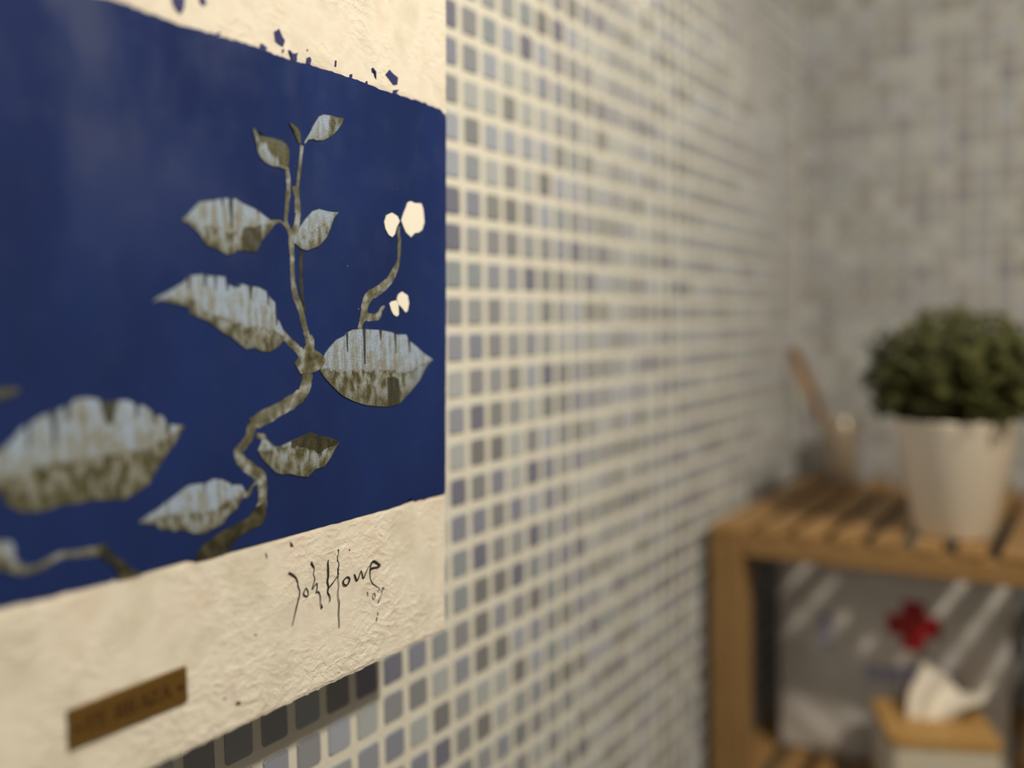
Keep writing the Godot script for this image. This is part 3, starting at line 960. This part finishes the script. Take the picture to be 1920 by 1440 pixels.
func make_shelf() -> void:
	var t := thing("wooden_rack", "slatted light wooden rack standing in the tiled corner", "rack", W(26, V_FLOOR, -10.5))
	var a := seen(150, 108, 56)
	var b := seen(172, 130, 78)
	var slat_m := [wood(101, a, b, 0), wood(102, a.darkened(0.06), b, 0), wood(103, a, b.darkened(0.08), 0)]
	var rail_m := wood(104, a, b.darkened(0.1), 2)
	var leg_m := wood(105, a.darkened(0.05), b.darkened(0.1), 1)
	var n0 := -0.45
	var n1 := -20.6
	for lev in [[10.2, 0], [21.6, 1], [44.0, 2]]:
		var v: float = lev[0]
		var n := n0
		var k := 0
		while n > n1 + 0.5:
			var wdt := 1.60 if k == 0 else 1.04
			if n - wdt < n1:
				wdt = n - n1
			var o := wbar("slat", Vector3(18.0, v, n), Vector3(33.7, v + 0.42, n - wdt), slat_m[(k * 7 + int(v)) % 3], t, 0.0025)
			if lev[1] == 0 and k == 0:
				o.set_meta("label", "edge slat against the tiled wall")
			n -= wdt + 0.50
			k += 1
		wbar("front_rail", Vector3(18.02, v + 0.42, n0 - 1.45), Vector3(19.0, v + 1.30, n1 + 1.45), rail_m, t)
		wbar("back_rail", Vector3(32.7, v + 0.42, n0 - 1.45), Vector3(33.68, v + 1.30, n1 + 1.45), rail_m, t)
	for uu in [18.02, 32.25]:
		for nn in [n0, n1 + 1.45]:
			wbar("leg", Vector3(uu, 10.62, nn), Vector3(uu + 1.45, V_FLOOR, nn - 1.45), leg_m, t)


# ---------------------------------------------------------------- plant in a white pot
func make_plant() -> void:
	var base := W(20.6, 10.2, -9.9)
	var t := thing("potted_plant", "bushy green plant in a white tapered pot on the rack", "plant", base)
	var hgt := 4.75 * P
	var rb := 1.52 * P
	var rt := 2.28 * P
	var white := mat(seen(244, 222, 186, 1.0), 0.45, 0.0, 0.45)
	part("pot", lathe([Vector2(0, 0.0003), Vector2(rb - 0.003, 0.0003), Vector2(rb, 0.003), Vector2(rt, hgt - 0.004), Vector2(rt + 0.0015, hgt - 0.002), Vector2(rt, hgt), Vector2(rt - 0.003, hgt - 0.001), Vector2(rt - 0.006, hgt - 0.02)], 64), white, t)
	part("soil", lathe([Vector2(rt - 0.005, hgt - 0.016), Vector2(rt * 0.5, hgt - 0.013), Vector2(0, hgt - 0.012)], 32), mat(Color(0.16, 0.11, 0.07), 0.95), t)
	var leaf_st := begin(true)
	var stem_st := begin()
	var centre := Vector3(0, hgt + 0.040, 0)
	var r := RandomNumberGenerator.new()
	r.seed = 7
	for s in 230:
		var a := s * 2.39996 + r.randf_range(-0.15, 0.15)
		var e := asin(clampf(-0.55 + 1.55 * (s + 0.5) / 230.0 + r.randf_range(-0.03, 0.03), -1, 1))
		var dir := Vector3(cos(a) * cos(e), sin(e), sin(a) * cos(e))
		var reach := r.randf_range(0.82, 1.05) * (1.18 if r.randf() < 0.06 and dir.y > 0.4 else 1.0)
		var tip := centre + dir * Vector3(0.081, 0.067, 0.081) * reach
		var root := Vector3(dir.x, 0, dir.z) * 0.03 + Vector3(0, hgt - 0.014, 0)
		var mid := root.lerp(tip, 0.5) + Vector3(0, 0.018, 0)
		var prev := root
		for k in 10:
			var f := (k + 1) / 10.0
			var p := root.lerp(mid, f).lerp(mid.lerp(tip, f), f)
			var d := (p - prev).normalized()
			var sd := d.cross(Vector3(0.3, 1, 0.2)).normalized() * 0.0007
			quad(stem_st, prev - sd, prev + sd, p + sd, p - sd, Vector3(dir.x, 0.4, dir.z))
			if k > 2:
				for q in 3:
					var ang := r.randf() * TAU
					var side := d.cross(Vector3(cos(ang), sin(ang), 0.37)).normalized()
					var ld := (side * 0.8 + d * 0.75 + Vector3(0, 0.1, 0)).normalized()
					add_leaf(leaf_st, p, ld, d, r.randf_range(0.009, 0.015), r)
			prev = p
	var green := mat(Color.WHITE, 0.6, 0.0, 0.35)
	green.vertex_color_use_as_albedo = true
	green.backlight_enabled = true
	green.backlight = Color(0.12, 0.16, 0.05)
	var fo := part("foliage", done(leaf_st), green, t)
	fo.set_meta("kind", "stuff")
	var stm := part("stems", done(stem_st), mat(seen(92, 82, 48), 0.8), t)
	stm.set_meta("kind", "stuff")


func add_leaf(st: SurfaceTool, p: Vector3, d: Vector3, up: Vector3, l: float, r: RandomNumberGenerator) -> void:
	var s := d.cross(up).normalized()
	var nn := s.cross(d).normalized()
	var w := l * 0.34
	var shade := r.randf()
	var c := seen(58, 57, 24).lerp(seen(98, 95, 48), shade * shade).srgb_to_linear()
	var m := p + d * l * 0.45
	var e := p + d * l - nn * l * 0.12
	var a := m + s * w - nn * l * 0.06
	var b := m - s * w - nn * l * 0.06
	for q in [[p, a, m], [a, e, m], [p, m, b], [m, e, b]]:
		st.set_color(c)
		tri(st, q[0], q[1], q[2], nn)


# ---------------------------------------------------------------- clear bag with a red cross
func bag_point(a: float, b: float) -> Vector3:
	# a from left to right, b from bottom to top; bulging front with slanting creases
	var w := 9.7 * P
	var h := 8.9 * P
	var fat := pow(maxf(0.0, 1.0 - pow(absf(a * 2.0 - 1.0), 4.0)), 0.5) * pow(maxf(0.0, 1.0 - pow(absf(b * 2.0 - 1.0), 5.0)), 0.5)
	var z := 0.010 * fat
	z += 0.0014 * fat * sin((a * 1.1 + b) * 21.0 + sin(b * 7.0) * 1.4) + 0.0008 * fat * sin((a * 0.7 - b * 1.3) * 17.0 + a * 5.0)
	return Vector3(a * w - w * 0.5, b * h, z)


func make_first_aid_bag() -> void:
	var at := W(23.1, 21.58, -6.95)
	var t := thing("first_aid_bag", "greyish white plastic bag with a red cross inside the rack", "bag", at)
	# the bag's own frame: x to the viewer's right, z towards the viewer
	var bx := Vector3(0.10, 0, 1.0).normalized()
	t.transform = Transform3D(Basis(bx, Vector3.UP, bx.cross(Vector3.UP)), at)
	var film := mat(seen(208, 195, 175, 1.0), 0.3, 0.0, 0.5)
	film.clearcoat_enabled = true
	film.clearcoat = 0.5
	film.clearcoat_roughness = 0.15
	var st := begin(true)
	var na := 64
	var nb := 56
	for i in na:
		for j in nb:
			var q := []
			for k in [[0, 0], [1, 0], [1, 1], [0, 1]]:
				q.append(bag_point(float(i + k[0]) / na, float(j + k[1]) / nb))
			quad(st, q[0], q[1], q[2], q[3], Vector3.BACK)
			var back := []
			for p in q:
				back.append(Vector3(p.x, p.y, -0.10 - (p.z) * 0.5))
			quad(st, back[0], back[1], back[2], back[3], Vector3.FORWARD)
	for i in na:
		for e in [0.0, 1.0]:
			var p := bag_point(float(i) / na, e)
			var q := bag_point(float(i + 1) / na, e)
			quad(st, p, q, Vector3(q.x, q.y, -0.10), Vector3(p.x, p.y, -0.10), Vector3(0, e * 2 - 1, 0))
	for j in nb:
		for e in [0.0, 1.0]:
			var p := bag_point(e, float(j) / nb)
			var q := bag_point(e, float(j + 1) / nb)
			quad(st, p, q, Vector3(q.x, q.y, -0.10), Vector3(p.x, p.y, -0.10), Vector3(e * 2 - 1, 0, 0))
	part("bag_body", done(st), film, t)
	var red := mat(seen(158, 12, 22, 1.0), 0.45)
	var cross := PackedVector2Array()
	for c in [[-1.3, 3], [1.3, 3], [1.3, 1.3], [3, 1.3], [3, -1.3], [1.3, -1.3], [1.3, -3], [-1.3, -3], [-1.3, -1.3], [-3, -1.3], [-3, 1.3], [-1.3, 1.3]]:
		cross.append(Vector2(c[0], c[1]) * 0.0092)
	var cr := part("red_cross", on_bag(cross, Vector2(0.026, 0.166)), red, t)
	cr.set_meta("label", "red cross printed on the bag")
	var violet := mat(seen(150, 146, 168, 1.0), 0.5)
	for k in 5:
		part("blue_print", on_bag(PackedVector2Array([Vector2(-0.008, -0.009), Vector2(0.008, -0.0075), Vector2(0.008, 0.009), Vector2(-0.007, 0.0075)]), Vector2(-0.015 + 0.0195 * k, 0.108 + 0.001 * k)), violet, t)
	for k in 3:
		part("blue_print", on_bag(PackedVector2Array([Vector2(-0.006, -0.006), Vector2(0.006, -0.006), Vector2(0.006, 0.006), Vector2(-0.006, 0.006)]), Vector2(-0.067, 0.134 + 0.015 * k)), violet, t)


# a flat shape laid over the bulging front of the bag
func on_bag(pts: PackedVector2Array, at: Vector2) -> ArrayMesh:
	var st := begin(true)
	var w := 9.7 * P
	var h := 8.9 * P
	var cells := []
	var lo := Vector2(-0.03, -0.03)
	for i in 30:
		for j in 30:
			var c := PackedVector2Array([lo + Vector2(i, j) * 0.002, lo + Vector2(i + 1, j) * 0.002, lo + Vector2(i + 1, j + 1) * 0.002, lo + Vector2(i, j + 1) * 0.002])
			for got in Geometry2D.intersect_polygons(c, pts):
				var idx := Geometry2D.triangulate_polygon(got)
				for k in range(0, idx.size(), 3):
					var v := []
					for m in 3:
						var q: Vector2 = got[idx[k + m]] + at
						v.append(bag_point(q.x / w + 0.5, q.y / h) + Vector3(0, 0, 0.0006))
					tri(st, v[0], v[1], v[2], Vector3.BACK)
	return done(st)


# ---------------------------------------------------------------- tissue box
func round_rect(w: float, d: float, r: float) -> PackedVector2Array:
	var o := PackedVector2Array()
	for c in [[1, 1, 0.0], [-1, 1, 0.5], [-1, -1, 1.0], [1, -1, 1.5]]:
		for k in 7:
			var a: float = PI * (c[2] + 0.5 * k / 6.0)
			o.append(Vector2(c[0] * (w * 0.5 - r), c[1] * (d * 0.5 - r)) + Vector2(cos(a), sin(a)) * r)
	return o


func make_tissue_box() -> void:
	var at := W(20.2, 21.6, -9.25)
	var t := thing("tissue_box", "white box with a wooden lid and a white tissue on the lower slats", "tissue box", at)
	t.rotation.y = deg_to_rad(22.0)
	var white := mat(seen(214, 196, 162, 1.0), 0.5)
	var lying := Basis(Vector3.RIGHT, -PI / 2)
	var w := 4.1 * P
	var hgt := 3.3 * P
	var b := part("box_body", slab(round_rect(w, w, 0.010), 0.0005, hgt), white, t)
	b.basis = lying
	var lid_m := wood(120, seen(176, 126, 64), seen(196, 150, 84), 0)
	var lid := part("wooden_lid", slab(round_rect(w + 0.003, w + 0.003, 0.011), hgt, hgt + 0.0085), lid_m, t)
	lid.basis = lying
	# tissue pulled through the slot: a crumpled sheet, gathered below and fanned out above
	var st := begin(true)
	var r := RandomNumberGenerator.new()
	r.seed = 5
	var na := 40
	var nb := 14
	for i in na:
		for j in nb:
			var q := []
			for k in [[0, 0], [1, 0], [1, 1], [0, 1]]:
				var a := float(i + k[0]) / na
				var f := float(j + k[1]) / nb
				var spread := lerpf(0.024, 0.036, f)
				var x := (a - 0.5) * 2.0 * spread + 0.024 * f * f
				var z := (sin(a * 15.0) * 0.006 + sin(a * 31.0 + 1.0) * 0.003) * (0.35 + f) + 0.010 * f * sin(a * 5.0)
				var y := hgt + 0.0085 + f * (0.040 + 0.014 * sin(a * 6.0 + 0.6) + 0.004 * sin(a * 21.0))
				q.append(Vector3(z, y, x))
			quad(st, q[0], q[1], q[2], q[3], Vector3(-1, 0.2, 0))
	var tissue := mat(seen(240, 222, 190, 1.0), 0.85)
	tissue.cull_mode = BaseMaterial3D.CULL_DISABLED
	part("tissue", done(st), tissue, t)


# ---------------------------------------------------------------- brush in a cup at the back of the rack
func make_brush_cup() -> void:
	var base := W(31.4, 10.2, -2.9)
	var t := thing("cup", "small frosted beige cup at the back of the rack top", "cup", base)
	var h := 3.5 * P
	var r := 1.0 * P
	var cm := mat(Color(seen(176, 152, 118), 0.45), 0.2)
	cm.transparency = BaseMaterial3D.TRANSPARENCY_ALPHA
	part("cup_body", lathe([Vector2(0, 0.0003), Vector2(r * 0.86, 0.0003), Vector2(r * 0.9, 0.003), Vector2(r, h - 0.001), Vector2(r - 0.001, h), Vector2(r - 0.002, h - 0.001), Vector2(r * 0.9 - 0.002, 0.004), Vector2(0, 0.004)], 40), cm, t)
	var foot := Vector3(0.006, 0.0055, 0.007)
	var tip := W(30.9, 2.95, -0.45) - base
	var b := thing("wooden_stick", "slim orange-brown wooden handle leaning out of the beige cup", "stick", base)
	var d := (tip - foot).normalized()
	var side := d.cross(Vector3(1, 0, 0.2)).normalized()
	var f := side.cross(d).normalized()
	var outline := PackedVector2Array()
	var L := (tip - foot).length()
	var wid := [[0.0, 0.003], [0.01, 0.0055], [0.07, 0.0055], [0.11, 0.006], [L - 0.05, 0.0085], [L - 0.012, 0.0085], [L - 0.003, 0.0065], [L, 0.003]]
	for q in wid:
		outline.append(Vector2(q[1], q[0]))
	for i in range(wid.size() - 1, -1, -1):
		outline.append(Vector2(-wid[i][1], wid[i][0]))
	var m := part("handle", slab(outline, -0.003, 0.003), wood(130, seen(176, 134, 88), seen(190, 150, 104), 1), b)
	m.transform = Transform3D(Basis(side, d, f), foot)
